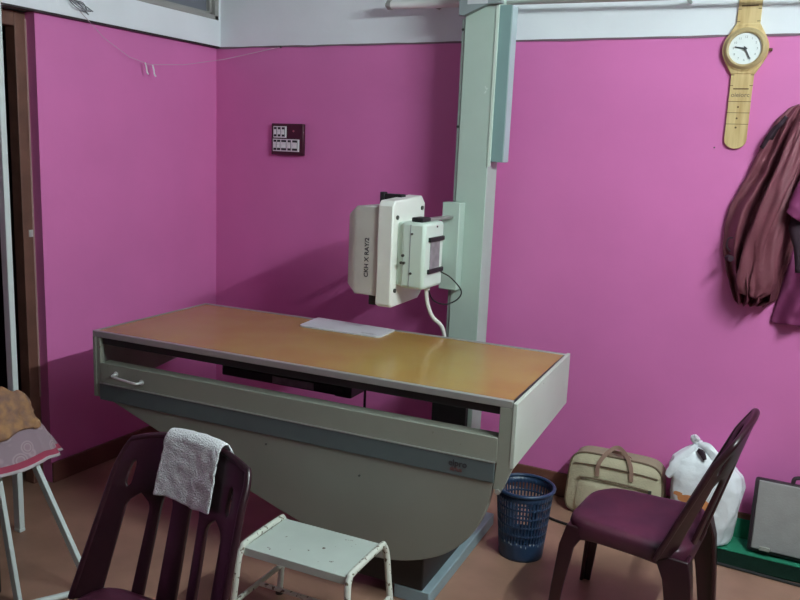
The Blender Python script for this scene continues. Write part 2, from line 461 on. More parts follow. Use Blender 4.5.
obj('counterweight_cover', L(B(CX1+.002, CX1+.062, CY0+.012, CY0+.072, 1.52, 2.165)), M['teal'], CO, bevel=.002)
obj('cover_side', L(B(CX1+.062, CX1+.067, CY0+.012, CY0+.072, 1.522, 2.163)), mat('lit_teal', (.42,.52,.54), .4), CO)  # lamp-facing side of the cover, its brightness painted as a paler teal
bm = bmesh.new(); prism_y(bm, [(CX0-.02,2.125),(CX0+.004,2.121),(CX0+.11,2.165),(CX0+.17,2.165),(CX0+.17,2.3),(CX0-.02,2.3)], CY0-.03, CY0)
br = obj('top_bracket', L(bm), mat('grey_bracket', (.25,.29,.30), .45), CO, bevel=.002)
obj('bracket_label', L(B(CX0+.02, CX0+.11, CY0-.033, CY0-.029, 2.166, 2.24)), M['paper'], br)
bm = bmesh.new(); cyl(bm, (1.10-ox, -.10-oy, 2.206), (CX0-ox, -.10-oy, 2.200), .019, 20)
ra = obj('wall_rail', bm, M['tube'], CO)
bm = bmesh.new(); cyl(bm, (1.085-ox, -.10-oy, 2.206), (1.105-ox, -.10-oy, 2.206), .021, 20); cyl(bm, (1.075-ox, -.10-oy, 2.206), (1.087-ox, -.10-oy, 2.206), .010, 12)
objs('end_cap', bm, M['alu'], ra)
bm = bmesh.new(); cyl(bm, (CX1-ox, -.10-oy, 2.192), (2.9-ox, -.10-oy, 2.175), .009, 12)
for x in (2.4, 2.85): cyl(bm, (x-ox, -.10-oy, 2.18), (x-ox, -oy, 2.18), .007, 10)
for x in (1.3,): cyl(bm, (x-ox, -.10-oy, 2.203), (x-ox, -oy, 2.203), .010, 10)
objs('guide_rod', bm, M['alu'], CO)

HD = thing('x_ray_tube_head', 'boxy off-white x-ray head with black lettering, hung from the column over the table', 'x-ray machine', (1.45, -.5, 1.15))
hx, hy, hz = 1.45, -.5, 1.15
def H(bm):
    bmesh.ops.translate(bm, verts=bm.verts, vec=(-hx,-hy,-hz)); return bm
# mounting slab: plate facing +x, chamfered corners
PX0, PX1 = 1.369, 1.440
bm = bmesh.new()
prism_x(bm, [(-.645,.925),(-.628,.915),(-.385,.922),(-.352,.945),(-.352,1.335),(-.385,1.367),(-.625,1.352),(-.645,1.33)], PX0, PX1)
pl = obj('mounting_slab', H(bm), M['cream'], HD, bevel=.006)
bm = bmesh.new()
for y, z in ((-.612,1.285),(-.612,.985),(-.385,1.315),(-.385,.99)): cyl(bm, (PX1-.002, y, z), (PX1+.006, y, z), .009, 12)
objs('bolt', H(bm), M['bolt'], pl)
# tapered collimator box on the left
bm = bmesh.new()
def ringyz(x, y0, y1, z0, z1): return [bm.verts.new((x,y0,z0)), bm.verts.new((x,y1,z0)), bm.verts.new((x,y1,z1)), bm.verts.new((x,y0,z1))]
rs = [ringyz(PX0, -.63, -.37, .955, 1.328), ringyz(1.262, -.63, -.37, .955, 1.322), ringyz(1.212, -.605, -.395, .99, 1.285)]
for a, b in zip(rs, rs[1:]):
    for k in range(4): bm.faces.new((a[k], a[(k+1)%4], b[(k+1)%4], b[k]))
bm.faces.new(rs[0]); bm.faces.new(rs[-1])
cb = obj('tapered_housing', H(bm), M['dull_white'], HD, bevel=.005)
text_obj('housing_lettering', 'CKH X RAY/2', .0275, M['ink'], cb, Matrix.Translation((-hx,-hy,-hz)) @ face_y(1.316, -.6306, 1.112, R(90)), bold=.0005)
bm = B(1.318, 1.40, -.50, -.46, 1.330, 1.372); box(bm, 1.296, 1.318, -.50, -.47, 1.32, 1.378)
obj('top_clamp', H(bm), M['black'], HD, bevel=.003)
obj('bottom_clamp', H(B(1.325, 1.362, -.62, -.5, .915, .955)), M['black'], HD, bevel=.003)
# mint control box on the right
gb = obj('control_box', H(B(1.465, 1.572, -.618, -.430, 1.0, 1.272)), M['mint'], HD, bevel=.014)
obj('back_cover', H(B(1.436, 1.470, -.60, -.43, 1.005, 1.268)), M['mint'], HD, bevel=.010)
obj('front_seam', H(B(1.506, 1.509, -.6195, -.6165, 1.01, 1.262)), M['tick'], gb, sm=False)
obj('grey_label', H(B(1.570, 1.5745, -.565, -.475, 1.082, 1.194)), M['label'], gb, sm=False)
for z in (1.203, 1.073): obj('black_grip', H(B(1.571, 1.582, -.585, -.445, z-.009, z+.009)), M['black'], gb, bevel=.002)
bm = bmesh.new()
for x, z in ((1.515,1.225),(1.515,1.065)): cyl(bm, (x,-.622,z), (x,-.617,z), .005, 10)
for x, z in ((1.478,1.135),(1.472,1.105),(1.484,1.105)): cyl(bm, (x,-.626,z), (x,-.616,z), .006, 10)
objs('screw', H(bm), M['bolt'], gb)
bm = bmesh.new(); cyl(bm, (1.573,-.51,1.253), (1.577,-.51,1.253), .004, 8)
obj('pilot_lamp', H(bm), M['bolt'], gb)
# arm to the carriage
bm = B(1.50, 1.55, -.60, -.52, 1.272, 1.290)
obj('black_knob_block', H(bm), M['black'], HD, bevel=.004)
obj('support_arm', H(B(1.515, 1.545, -.52, -.278, 1.272, 1.284)), M['alu'], HD, bevel=.002)
obj('carriage_arm', H(B(1.475, 1.500, -.44, -.278, 1.08, 1.20)), M['mint'], HD, bevel=.004)
obj('carriage_plate', H(B(1.488, 1.572, -.278, -.216, .955, 1.340)), M['column'], HD, bevel=.004)
bm = bmesh.new()
tube(bm, catmull([(1.535,-.50,1.0),(1.535,-.50,.97),(1.545,-.50,.92),(1.565,-.49,.87),(1.60,-.47,.83),(1.61,-.45,.76),(1.61,-.40,.62)],8), .0085, 12)
cyl(bm, (1.535,-.50,.985), (1.535,-.50,1.005), .014, 14)
obj('power_cable', H(bm), M['cable'], HD)
bm = bmesh.new()
tube(bm, catmull([(1.572,-.45,1.06),(1.60,-.40,1.03),(1.625,-.34,.97),(1.60,-.32,.925),(1.56,-.36,.905),(1.53,-.42,.93),(1.52,-.46,.99)],8), .003, 8)
obj('thin_black_cable', H(bm), M['black'], HD)

# ---------------------------------------------------------------- switchboard
sx0, sx1, sz0, sz1 = .383, .579, 1.505, 1.664
SB = thing('switchboard', 'maroon switch panel with eight white modules on the back wall', 'switch panel', ((sx0+sx1)/2, 0, (sz0+sz1)/2))
def Q(bm):
    bmesh.ops.translate(bm, verts=bm.verts, vec=(-(sx0+sx1)/2,0,-(sz0+sz1)/2)); return bm
obj('panel_plate', Q(B(sx0, sx1, -.022, 0, sz0, sz1)), M['switchplate'], SB, bevel=.003)
def fx(u): return sx0+(u-40)/345*(sx1-sx0)
def fz(v): return sz1-(v-160)/335*(sz1-sz0)
for (u0,u1,v0,v1,cells) in ((65,207,190,312,[(75,100),(118,143),(162,190)]), (60,348,325,457,[(72,98),(112,142),(158,208),(228,258),(278,328)])):
    fr = obj('module_frame', Q(B(fx(u0), fx(u1), -.026, -.022, fz(v1), fz(v0))), M['switch'], SB, bevel=.001)
    for c0, c1 in cells:
        m_ = (v0+v1)/2
        wide = c1-c0 > 35
        obj('module_well', Q(B(fx(c0-2), fx(c1+2), -.0275, -.025, fz(v1-12), fz(v0+10))), M['ink'], SB, sm=False)
        rk = bmesh.new()
        a0, a1 = fz(v1-35), fz(v0+33)
        prism_x(rk, [(-.027,a0),(-.033,a0),(-.029,(a0+a1)/2),(-.0315,a1),(-.027,a1)], fx(c0+1), fx(c1-1))
        obj('socket_face' if wide else 'rocker', Q(rk), M['switch'], SB, sm=False)
bm = bmesh.new(); cyl(bm, (fx(283),-.025,fz(238)), (fx(283),-.02,fz(238)), .005, 10)
obj('indicator_lamp', Q(bm), mat('red_lamp', (.35,.10,.12), .3), SB)

# ---------------------------------------------------------------- big wristwatch clock
WX, WZ = 2.623, 1.996
WC = thing('wristwatch_clock', 'giant wooden wristwatch-shaped wall clock with round white dial', 'clock', (WX, 0, WZ))
def disc(bm, r, y0, y1, seg=56, cx=0, cz=0, mi=0):
    cyl_pts = [(cx+r*math.cos(2*PI*k/seg), cz+r*math.sin(2*PI*k/seg)) for k in range(seg)]
    return prism_y(bm, cyl_pts, y0, y1, mi)
bm = bmesh.new(); w2 = .047
pts = [(-.042,-.075),(-.041,-.16),(-.0415,-.342)]
for k in range(9):
    a = PI + PI*k/8; pts.append((.0415*math.cos(a), -.346+.036*math.sin(a)))
pts += [(.0415,-.342),(.041,-.16),(.042,-.075)]
prism_y(bm, pts, -.014, -.002)
lo_ = obj('lower_strap', bm, M['wood'], WC, bevel=.002)
bm = bmesh.new(); prism_y(bm, [(-.043,.075),(-.042,.2),(-.038,.42),(.038,.42),(.042,.2),(.043,.075)], -.014, -.002)
up_ = obj('upper_strap', bm, M['wood'], WC, bevel=.002)
bm = bmesh.new()
for z in (-.083, -.1505): box(bm, -.028, .028, -.0155, -.0135, z-.0022, z+.0022)
for z in (-.199, -.242, -.2857): box(bm, -.0417, .0417, -.0152, -.0135, z-.001, z+.001)
for z in (-.0975, -.138):
    for s in (-1,1): box(bm, s*.036-.006, s*.036+.006, -.0152, -.0135, z-.0012, z+.0012)
objs('groove', bm, M['groove'], lo_, sm=False)
bm = bmesh.new()
for z in (.0907, .161): box(bm, -.030, .030, -.0155, -.0135, z-.0022, z+.0022)
for z in (.103,.149):
    for s in (-1,1): box(bm, s*.036-.006, s*.036+.006, -.0152, -.0135, z-.0012, z+.0012)
objs('groove', bm, M['groove'], up_, sm=False)
bm = bmesh.new()
for z in (-.22, -.2635, -.299): disc(bm, .0038, -.0155, -.0135, 14, -.003, z)
objs('strap_hole', bm, M['groove'], lo_, sm=False)
text_obj('strap_lettering', 'oieiorc', .024, mat('brown_print', (.20,.13,.08), .6), lo_, face_y(.0,-.0145,-.174), bold=.0002)
bm = bmesh.new(); disc(bm, .084, -.024, -.002)
for s in (-1,1):
    prism_y(bm, [(-.044,s*.094),(.044,s*.094),(.072,s*.045),(-.072,s*.045)], -.018, -.002)
obj('watch_case', bm, M['wood'], WC, bevel=.003, ang=30)
bm = bmesh.new(); seg = 64
prof = [(.058,-.022),(.060,-.036),(.066,-.039),(.074,-.034),(.080,-.022)]
rings = [[bm.verts.new((r*math.cos(2*PI*k/seg), y, r*math.sin(2*PI*k/seg))) for k in range(seg)] for r, y in prof]
for i in range(len(rings)-1):
    for k in range(seg): bm.faces.new((rings[i][k], rings[i][(k+1)%seg], rings[i+1][(k+1)%seg], rings[i+1][k]))
obj('bezel', bm, M['wood2'], WC)
bm = bmesh.new(); disc(bm, .059, -.028, -.020)
dl = obj('dial', bm, M['dial'], WC, sm=False)
for n_ in range(1, 13):
    a = R(90-30*n_); r = .043
    text_obj('numeral', str(n_), .012, M['tick'], dl, face_y(r*math.cos(a), -.0286, r*math.sin(a)), depth=.0003)
def handm(ang, ln, w, y):
    bm = bmesh.new(); d = Vector((math.cos(ang), 0, math.sin(ang))); s = Vector((-d.z, 0, d.x))
    v = [d*-.008+s*w*.5, d*ln+s*w*.45, d*ln-s*w*.45, d*-.008-s*w*.5]
    prism_y(bm, [(p.x,p.z) for p in v], y-.0015, y); return bm
obj('hour_hand', handm(R(171), .038, .0055, -.0305), M['hand'], WC, sm=False)
obj('minute_hand', handm(R(-62), .044, .0045, -.033), M['hand'], WC, sm=False)
bm = bmesh.new(); disc(bm, .0055, -.0365, -.028, 16); obj('hand_hub', bm, M['hand'], WC)
bm = bmesh.new(); cyl(bm, (.083,-.012,-.004), (.096,-.012,-.004), .006, 12); obj('crown', bm, M['groove'], WC)
bm = bmesh.new(); cyl(bm, (2.548,-.006,1.617), (2.548,0,1.617), .003, 8)
tag(obj('wall_nail', bm, M['bolt']), 'tiny dark nail in the wall left of the wristwatch clock strap tip', 'nail')

# ---------------------------------------------------------------- garments on the wall
def garment(rows, seed, nfold, amp, xs=44, zs=70):
    """rows: (z, x_left, x_right, depth). A closed hanging shape with vertical folds, standing off the wall."""
    bm = bmesh.new(); rows = sorted(rows, key=lambda r: -r[0]); z0, z1 = rows[0][0], rows[-1][0]
    def at(z):
        for a, b in zip(rows, rows[1:]):
            if a[0] >= z >= b[0]:
                t = (a[0]-z)/(a[0]-b[0]); t2 = t*t*(3-2*t)*.4+t*.6
                return [a[k]*(1-t2)+b[k]*t2 for k in (1,2,3)]
        return rows[-1][1:]
    F = []; K = []
    for j in range(zs+1):
        q = j/zs; z = z0+(z1-z0)*q; xl, xr, dp = at(z)
        fr, bk = [], []
        for i in range(xs+1):
            t = i/xs; bul = math.sin(PI*min(max(t,0),1))**.45
            fold = math.sin(t*nfold*PI*2+seed+2.2*noise.noise(Vector((t*2, z*3, seed)))+ q*1.5*math.sin(seed))
            fold += .6*noise.noise(Vector((t*7, z*6+q, seed*3)))
            wr = .012*noise.noise(Vector((t*9, z*22, seed)))
            y = -.012-dp*bul*(.62+amp*fold*(.35+.65*q)) - wr*bul
            x = xl+(xr-xl)*t + .007*noise.noise(Vector((z*9, t*3, seed+5)))
            zz = z + (.006*math.sin(t*nfold*PI*2+seed) if j == zs else 0)
            fr.append(bm.verts.new((x, min(y,-.010), zz))); bk.append(bm.verts.new((x, -.006, zz)))
        F.append(fr); K.append(bk)
    for j in range(zs):
        for i in range(xs):
            bm.faces.new((F[j][i], F[j][i+1], F[j+1][i+1], F[j+1][i])); bm.faces.new((K[j][i], K[j+1][i], K[j+1][i+1], K[j][i+1]))
        for e in (0, xs): bm.faces.new((F[j][e], F[j+1][e], K[j+1][e], K[j][e]))
    for i in range(xs):
        bm.faces.new((F[0][i], K[0][i], K[0][i+1], F[0][i+1])); bm.faces.new((F[zs][i], F[zs][i+1], K[zs][i+1], K[zs][i]))
    return bm
def tongue(path, widths, thick, seed, n=26, m=16, wr=.012):
    """padded fabric tongue following a path in the wall plane (x, z) with half widths"""
    P = catmull([(x, y, z) for x, y, z in path], max(2, n//(len(path)-1))); nn = len(P)
    bm = bmesh.new(); rings = []
    for i, p in enumerate(P):
        t = i/(nn-1); k = t*(len(widths)-1); a = int(min(k, len(widths)-2)); w = widths[a]+(widths[a+1]-widths[a])*(k-a)
        d = (P[min(i+1,nn-1)]-P[max(i-1,0)]); s = Vector((-d.z,0,d.x)).normalized()
        ring = []
        for j in range(m):
            a2 = 2*PI*j/m; off = s*math.cos(a2)*w + Vector((0,-1,0))*math.sin(a2)*thick
            q = p+off; f = noise.noise(Vector((math.cos(a2)*2.2+t*1.2, math.sin(a2)*2.2, seed+t*2.2)))+.35*noise.noise(Vector((math.cos(a2)*6, math.sin(a2)*6-t*3, seed+t*6)))
            q = q+off.normalized()*f*wr
            ring.append(bm.verts.new(q))
        rings.append(ring)
    for i in range(nn-1):
        for j in range(m): bm.faces.new((rings[i][j], rings[i][(j+1)%m], rings[i+1][(j+1)%m], rings[i+1][j]))
    bm.faces.new(rings[0]); bm.faces.new(rings[-1][::-1])
    return bm
def off(bm, x, y, z):
    bmesh.ops.translate(bm, verts=bm.verts, vec=(-x,-y,-z)); return bm
JK = thing('jacket', 'brownish maroon jacket hanging in folds on the wall right of the clock', 'jacket', (2.86, 0, 1.4))
rows = [(1.79,2.835,2.875,.03),(1.775,2.80,2.91,.06),(1.72,2.755,2.95,.09),(1.62,2.715,2.97,.10),(1.54,2.690,2.96,.11),(1.46,2.660,2.94,.12),(1.38,2.632,2.92,.13),
        (1.30,2.618,2.90,.13),(1.22,2.618,2.88,.135),(1.14,2.638,2.865,.13),(1.08,2.662,2.86,.12),(1.03,2.680,2.85,.11),(1.0,2.695,2.80,.08)]
obj('jacket_body', off(garment(rows, 1.3, 4.6, .40, 70, 90), 2.86,0,1.4), M['jacket'], JK, sub=1, ang=180)
bm = tongue([(2.87,-.09,1.74),(2.845,-.11,1.60),(2.81,-.125,1.45),(2.775,-.130,1.28),(2.765,-.120,1.14),(2.77,-.105,1.07),(2.772,-.095,1.045)], [.02,.035,.045,.060,.064,.058,.022], .035, 4, 110, 48, .034)
obj('sleeve', off(bm, 2.86,0,1.4), M['jacket'], JK, ang=180)
bm = tongue([(2.80,-.06,1.74),(2.76,-.055,1.68),(2.725,-.045,1.62)], [.006,.012,.008], .012, 8, 20, 14, .012)
obj('dark_collar', off(bm, 2.86,0,1.4), M['darkcloth'], JK, ang=180)
bm = bmesh.new(); cyl(bm, (2.653,-.10,1.19), (2.668,-.125,1.19), .012, 10); tube(bm, catmull([(2.66,-.09,1.215),(2.645,-.10,1.235),(2.648,-.10,1.265),(2.665,-.10,1.27)],5), .003, 6)
objs('waist_toggle', off(bm, 2.86,0,1.4), M['darkcloth'], JK)
PG = thing('plum_shirt', 'plum coloured garment hanging beside the maroon jacket at the right edge', 'shirt', (3.02, 0, 1.35))
rows = [(1.68,2.93,3.10,.06),(1.60,2.88,3.16,.10),(1.45,2.845,3.19,.15),(1.37,2.835,3.20,.16),(1.355,2.86,3.20,.10),(1.20,2.87,3.20,.10),(1.05,2.845,3.2,.10),(.94,2.835,3.2,.09)]
obj('shirt_body', off(garment(rows, 2.9, 4.0, .36, 50), 3.02,0,1.35), M['purple'], PG, sub=1, ang=180)
bm = tongue([(2.965,-.13,1.60),(2.93,-.165,1.50),(2.895,-.18,1.41),(2.87,-.18,1.37)], [.04,.055,.05,.03], .03, 12, 24, 16, .008)
obj('sleeve', off(bm, 3.02,0,1.35), M['purple'], PG, ang=180)
bm = tongue([(2.895,-.13,1.38),(2.885,-.14,1.34),(2.90,-.135,1.26),(2.91,-.12,1.16)], [.02,.03,.02,.01], .02, 15, 18, 12, .006)
obj('dark_lining', off(bm, 3.02,0,1.35), M['darkcloth'], PG, ang=180)
for (x, z, lb) in ((2.87, 1.775, 'steel wall hook holding the maroon jacket'), (3.02, 1.69, 'steel wall hook holding the plum garment')):
    bm = bmesh.new(); tube(bm, catmull([(x,0,z+.02),(x,-.025,z+.01),(x,-.04,z),(x,-.05,z+.02)],5), .004, 8)
    tag(obj('wall_hook', bm, M['alu']), lb, 'hook')

# ---------------------------------------------------------------- monobloc chair
def backsurf(s, t):
    """s -1..1 across, t 0..1 up"""
    hw = .240-.036*t
    z = .37+t*.422 - .035*max(0, t-.75)/.25*(abs(s)**2.4)
    y = .125+.175*t + (1-s*s)*(.09-.065*t)
    return Vector((s*hw, y, z))
def make_chair(label):
    t_ = thing('plastic_chair', label, 'chair')
    # backrest: rows of solid strips between rounded openings
    bm = bmesh.new(); rows = 44
    gaps = [(-.74,-.44,.0,.62),(-.30,-.13,.0,.66),(.13,.30,.0,.66),(.44,.74,.0,.60)]
    slots = [(-.82,-.745,.66,.84),(.745,.82,.66,.84)]
    prev = None
    for j in range(rows+1):
        t = j/rows; row = [-1.0]
        for a, b, lo, hi in sorted(gaps+slots):
            if t > hi or t < lo: w = 0
            else:
                w = 1.0
                if hi-t < .08: w = max(0, 1-((.08-(hi-t))/.08)**2)**.5
                if lo > 0 and t-lo < .05: w = min(w, max(0, 1-((.05-(t-lo))/.05)**2)**.5)
            c = (a+b)/2; row += [c-(b-a)/2*w, c+(b-a)/2*w]
        row.append(1.0)
        k = 1.0 if t < .86 else (1-.05*((t-.86)/.14)**2)
        vr = [bm.verts.new(backsurf(s*k, t)) for s in row]
        if prev:
            for i in range(0, len(row), 2): bm.faces.new((prev[i], prev[i+1], vr[i+1], vr[i]))
        prev = vr
    bmesh.ops.remove_doubles(bm, verts=bm.verts, dist=1e-5)
    obj('backrest', bm, M['chair'], t_, solid=.013, bevel=.003, ang=50)
    # rolled rim round the back
    rim = [backsurf(-1, j/14*.86) for j in range(15)] + [backsurf(-1+.05*((q)/1)**2, .86+.14*q) for q in (.3,.6,.85)] + \
          [backsurf(-.95+1.9*k/12, 1.0) for k in range(13)] + [backsurf(1-.05*((q)/1)**2, .86+.14*q) for q in (.85,.6,.3)] + [backsurf(1, j/14*.86) for j in range(14,-1,-1)]
    bm = bmesh.new(); tube(bm, rim, .0095, 10)
    obj('back_rim', bm, M['chair'], t_)
    # seat: dished, rolled edges, apron
    bm = bmesh.new(); n = 22; G = []
    for j in range(n+1):
        v = -1+2*j/n; r_ = []
        for i in range(n+1):
            u = -1+2*i/n; e = max(abs(u), abs(v))
            # superellipse corners
            cu, cv = u, v
            m_ = (abs(u)**5+abs(v)**5)**.2; k = (e/m_) if m_ > 0 else 1
            x = cu*k*(.187+.019*v); y = cv*k*.196 + .012
            z = .398 - .012*(1-u*u)*(1-v*v) - (.008 if e > .93 else 0) + (-.010*max(0,-v-.6)/.4)
            r_.append(bm.verts.new((x, y, z)))
        G.append(r_)
    for j in range(n):
        for i in range(n): bm.faces.new((G[j][i], G[j][i+1], G[j+1][i+1], G[j+1][i]))
    # apron ring with arch between the legs
    per = [G[0][i] for i in range(n+1)] + [G[j][n] for j in range(1,n+1)] + [G[n][i] for i in range(n-1,-1,-1)] + [G[j][0] for j in range(n-1,0,-1)]
    m2 = len(per); prevl = per
    for (dz, ex) in ((.012,.004),(.050,.006)):
        nl = []
        for q, vv in enumerate(per):
            c = vv.co; side = (q % (n))/n
            arch = .028*(abs(2*side-1)**3)
            d = Vector((c.x, c.y, 0)).normalized()*ex
            nl.append(bm.verts.new((c.x+d.x, c.y+d.y, c.z-dz-(arch if dz > .03 else 0))))
        for q in range(m2): bm.faces.new((prevl[q], prevl[(q+1)%m2], nl[(q+1)%m2], nl[q]))
        prevl = nl
    obj('seat', bm, M['seatp'], t_, solid=.006, sub=1, ang=60)
    # four L-section tapering legs
    for sx in (-1,1):
        for sy in (-1,1):
            bm = bmesh.new(); rings = []
            for z, wx, wy, ox_, oy_ in ((.368,.060,.075 if sy < 0 else .105,.182,.182),(.30,.042,.050 if sy < 0 else .085,.196,.198),(.15,.034,.040 if sy < 0 else .070,.204,.212),(0,.030,.034 if sy < 0 else .058,.210,.222)):
                ox_ += .020 if sy > 0 else -.014
                oy_ += .034 if sy > 0 else -.004
                th = .012
                X, Y = sx*ox_, sy*oy_
                pts = [(X,Y),(X-sx*wx,Y),(X-sx*wx,Y-sy*th),(X-sx*th,Y-sy*th),(X-sx*th,Y-sy*wy),(X,Y-sy*wy)]
                rings.append([bm.verts.new((x,y,z)) for x, y in pts])
            for a, b in zip(rings, rings[1:]):
                for k in range(6): bm.faces.new((a[k], a[(k+1)%6], b[(k+1)%6], b[k]))
            bm.faces.new(rings[0]); bm.faces.new(rings[-1][::-1])
            obj('leg', bm, M['chair'], t_, bevel=.003)
    return t_
def copy_tree(o, parent=None):
    c = o.copy(); C.objects.link(c)
    if parent: c.parent = parent
    for ch in list(o.children): copy_tree(ch, c)
    return c
CH = make_chair('maroon plastic chair seen side-on in front of the beige bag and white carrier bag')
CH2 = copy_tree(CH)
CH['group'] = CH2['group'] = 'maroon plastic chairs'
CH2['label'] = 'maroon plastic chair at lower left with a white towel over its backrest'
CH.location = (2.525, -.89, 0); CH.rotation_euler = (0,0,R(-94))
CH2.location = (1.575, -2.305, 0); CH2.rotation_euler = (0,0,R(-1))

# towel over the back of the left chair
TM = Matrix.Translation((1.575,-2.305,0)) @ Matrix.Rotation(R(-1),4,'Z')
bm = bmesh.new(); nu, nv = 26, 46; G = []
for j in range(nv+1):
    row = []
    for i in range(nu+1):
        u = i/nu; s = -.36+.90*u
        L_ = j/nv                       # 0 front hem .. 1 rear hem
        top_i = .60
        if L_ < top_i:                  # front fall
            d = (top_i-L_)/top_i*.168*(1+.02*u)
            t = 1-d/.46
            p = backsurf(s, t)+Vector((0,-.018,.0)); p.z += .010
            p.y -= .004
        elif L_ < top_i+.10:
            a = (L_-top_i)/.10*PI; c = backsurf(s, 1.0)+Vector((0,.0,.0))
            p = c+Vector((0, -.018*math.cos(a), .010+.012*math.sin(a)))
        else:
            d = (L_-top_i-.10)/.30*.135
            bk_ = min(1, (L_-top_i-.10)/.12); t = 1-d/.46; p = backsurf(s+.30*bk_, t)+Vector((0,.022,.008))
        p.z += .004*math.sin(u*7)*(1 if L_ < .05 else 0)
        p.x += .004*noise.noise(Vector((L_*12,u*2,1))); p.y += .0035*noise.noise(Vector((u*8,L_*10,4)))-.001
        row.append(bm.verts.new(TM @ p))
    G.append(row)
for j in range(nv):
    for i in range(nu): bm.faces.new((G[j][i], G[j][i+1], G[j+1][i+1], G[j+1][i]))
tw = obj('towel', bm, M['towel'], solid=.005, sub=1, ang=180); tag(tw, 'small white towel draped over the top of a maroon chair back', 'towel')

# ---------------------------------------------------------------- step stool
ST = thing('step_stool', 'low white metal step stool with chipped top and tube side frames', 'stool', (1.648, -1.50, 0), R(2))
zt = .30; hx_, hy_ = .192, .118
obj('stool_top', B(-hx_+.008, hx_-.008, -hy_, hy_, zt-.004, zt+.004), M['stool'], ST, bevel=.002)
bm = B(-hx_+.008, hx_-.008, -hy_, -hy_+.004, zt-.022, zt-.002); box(bm, -hx_+.008, hx_-.008, hy_-.004, hy_, zt-.022, zt-.002)
objs('top_flange', bm, M['stool'], ST)
for s in (-1,1):
    x = s*hx_
    bm = bmesh.new()
    tube(bm, catmull([(x+s*.03,-hy_-.028,0),(x+s*.015,-hy_-.02,.14),(x+s*.004,-hy_-.014,.26),(x,-hy_+.002,.300),(x,-hy_+.03,.310),(x,hy_-.03,.310),(x,hy_-.002,.300),(x+s*.004,hy_+.014,.26),(x+s*.015,hy_+.02,.14),(x+s*.03,hy_+.028,0)],6), .0105, 12)
    sf = obj('side_frame', bm, M['stooltube'], ST)
    bm = bmesh.new(); cyl(bm, (x+s*.018,-hy_-.021,.115), (x+s*.018,hy_+.021,.115), .0085, 12)
    obj('cross_bar', bm, M['stooltube'], ST)
    for q in (-1,1):
        bm = bmesh.new(); cyl(bm, (x+s*.03,q*(hy_+.028),0), (x+s*.028,q*(hy_+.026),.02), .014, 12)
        obj('rubber_foot', bm, M['black'], sf)
bm = bmesh.new(); cyl(bm, (-hx_-.01,0,.115), (hx_+.01,0,.115), .0075, 12)
obj('long_bar', bm, M['stooltube'], ST)

# ---------------------------------------------------------------- waste basket
WBk = thing('waste_basket', 'dark blue slatted plastic waste basket on the floor beside the table end', 'waste basket', (2.058, -.62, 0))
def brad(z): return .085+.026*z/.285
bm = bmesh.new(); seg = 96
zl = [.0,.012,.06,.075,.105,.112,.142,.149,.179,.186,.216,.223,.250,.275]
for zi in range(len(zl)-1):
    z0_, z1_ = zl[zi], zl[zi+1]
    lattice = zi >= 3 and zi % 2 == 1 and zi < 12
    for k in range(seg):
        if lattice and k % 2: continue
        a0, a1 = 2*PI*k/seg, 2*PI*(k+1)/seg
        bm.faces.new([bm.verts.new((brad(z)*math.cos(a), brad(z)*math.sin(a), z)) for z, a in ((z0_,a0),(z0_,a1),(z1_,a1),(z1_,a0))])
bm.faces.new([bm.verts.new((brad(0)*math.cos(2*PI*k/seg), brad(0)*math.sin(2*PI*k/seg), .002)) for k in range(seg)])
bmesh.ops.remove_doubles(bm, verts=bm.verts, dist=1e-5)
bk = obj('basket_body', bm, M['blue'], WBk, solid=.003)
bm = bmesh.new(); tube(bm, [(.113*math.cos(2*PI*k/48), .113*math.sin(2*PI*k/48), .280) for k in range(48)], .0075, 10, closed=True)
obj('rim', bm, M['blue'], WBk)
bm = bmesh.new()
for k in range(9):
    a = R(-118+k*11+random.uniform(-3,3)); z = .068+random.uniform(-.006,.008); r = brad(z)+.0022; w_ = .03+random.uniform(0,.03)
    bm.faces.new([bm.verts.new((r*math.cos(b), r*math.sin(b), zz)) for b, zz in ((a,z),(a+w_,z-.003),(a+w_*1.1,z+.004),(a+.01,z+.009))])
objs('scuff_mark', bm, M['bluelow'], bk, sm=False)

# ---------------------------------------------------------------- things along the back wall
# beige bag
BG = thing('beige_bag', 'beige canvas briefcase bag with brown piping standing against the skirting', 'bag', (2.308, -.10, 0))
def pillow(hx, hz, y0, y1, z0, flare=0, nx=20, nz=16, puff=.02, pw=6):
    bm = bmesh.new()
    def pt(u, v, s):
        m_ = (abs(u)**pw+abs(v)**pw)**(1/pw); e = max(abs(u),abs(v)); k = e/m_ if m_ else 1
        x = u*k*hx*(1-flare*v); z = z0+hz+v*k*hz
        edge = (1-e**4)
        y = (y0-puff*edge) if s < 0 else (y1+puff*.3*edge)
        y += .004*noise.noise(Vector((u*3,v*3,s*2)))*edge
        return (x, y, z)
    F = [[bm.verts.new(pt(-1+2*i/nx, -1+2*j/nz, -1)) for i in range(nx+1)] for j in range(nz+1)]
    K = [[bm.verts.new(pt(-1+2*i/nx, -1+2*j/nz, 1)) for i in range(nx+1)] for j in range(nz+1)]
    for j in range(nz):
        for i in range(nx):
            bm.faces.new((F[j][i],F[j][i+1],F[j+1][i+1],F[j+1][i])); bm.faces.new((K[j][i],K[j+1][i],K[j+1][i+1],K[j][i+1]))
    P = lambda A: [A[0][i] for i in range(nx+1)]+[A[j][nx] for j in range(1,nz+1)]+[A[nz][i] for i in range(nx-1,-1,-1)]+[A[j][0] for j in range(nz-1,0,-1)]
    a, b = P(F), P(K); n = len(a)
    for k in range(n): bm.faces.new((a[k], b[k], b[(k+1)%n], a[(k+1)%n])).material_index = 1
    return bm, [v.co.copy() for v in a]
bm, edge = pillow(.203, .144, -.040, .060, .003, .05)
obj('bag_body', bm, [M['beige'], M['beige_side']], BG, bevel=.004, ang=60)
bm = bmesh.new(); tube(bm, edge, .0045, 8, closed=True); obj('piping', bm, M['pipe'], BG)
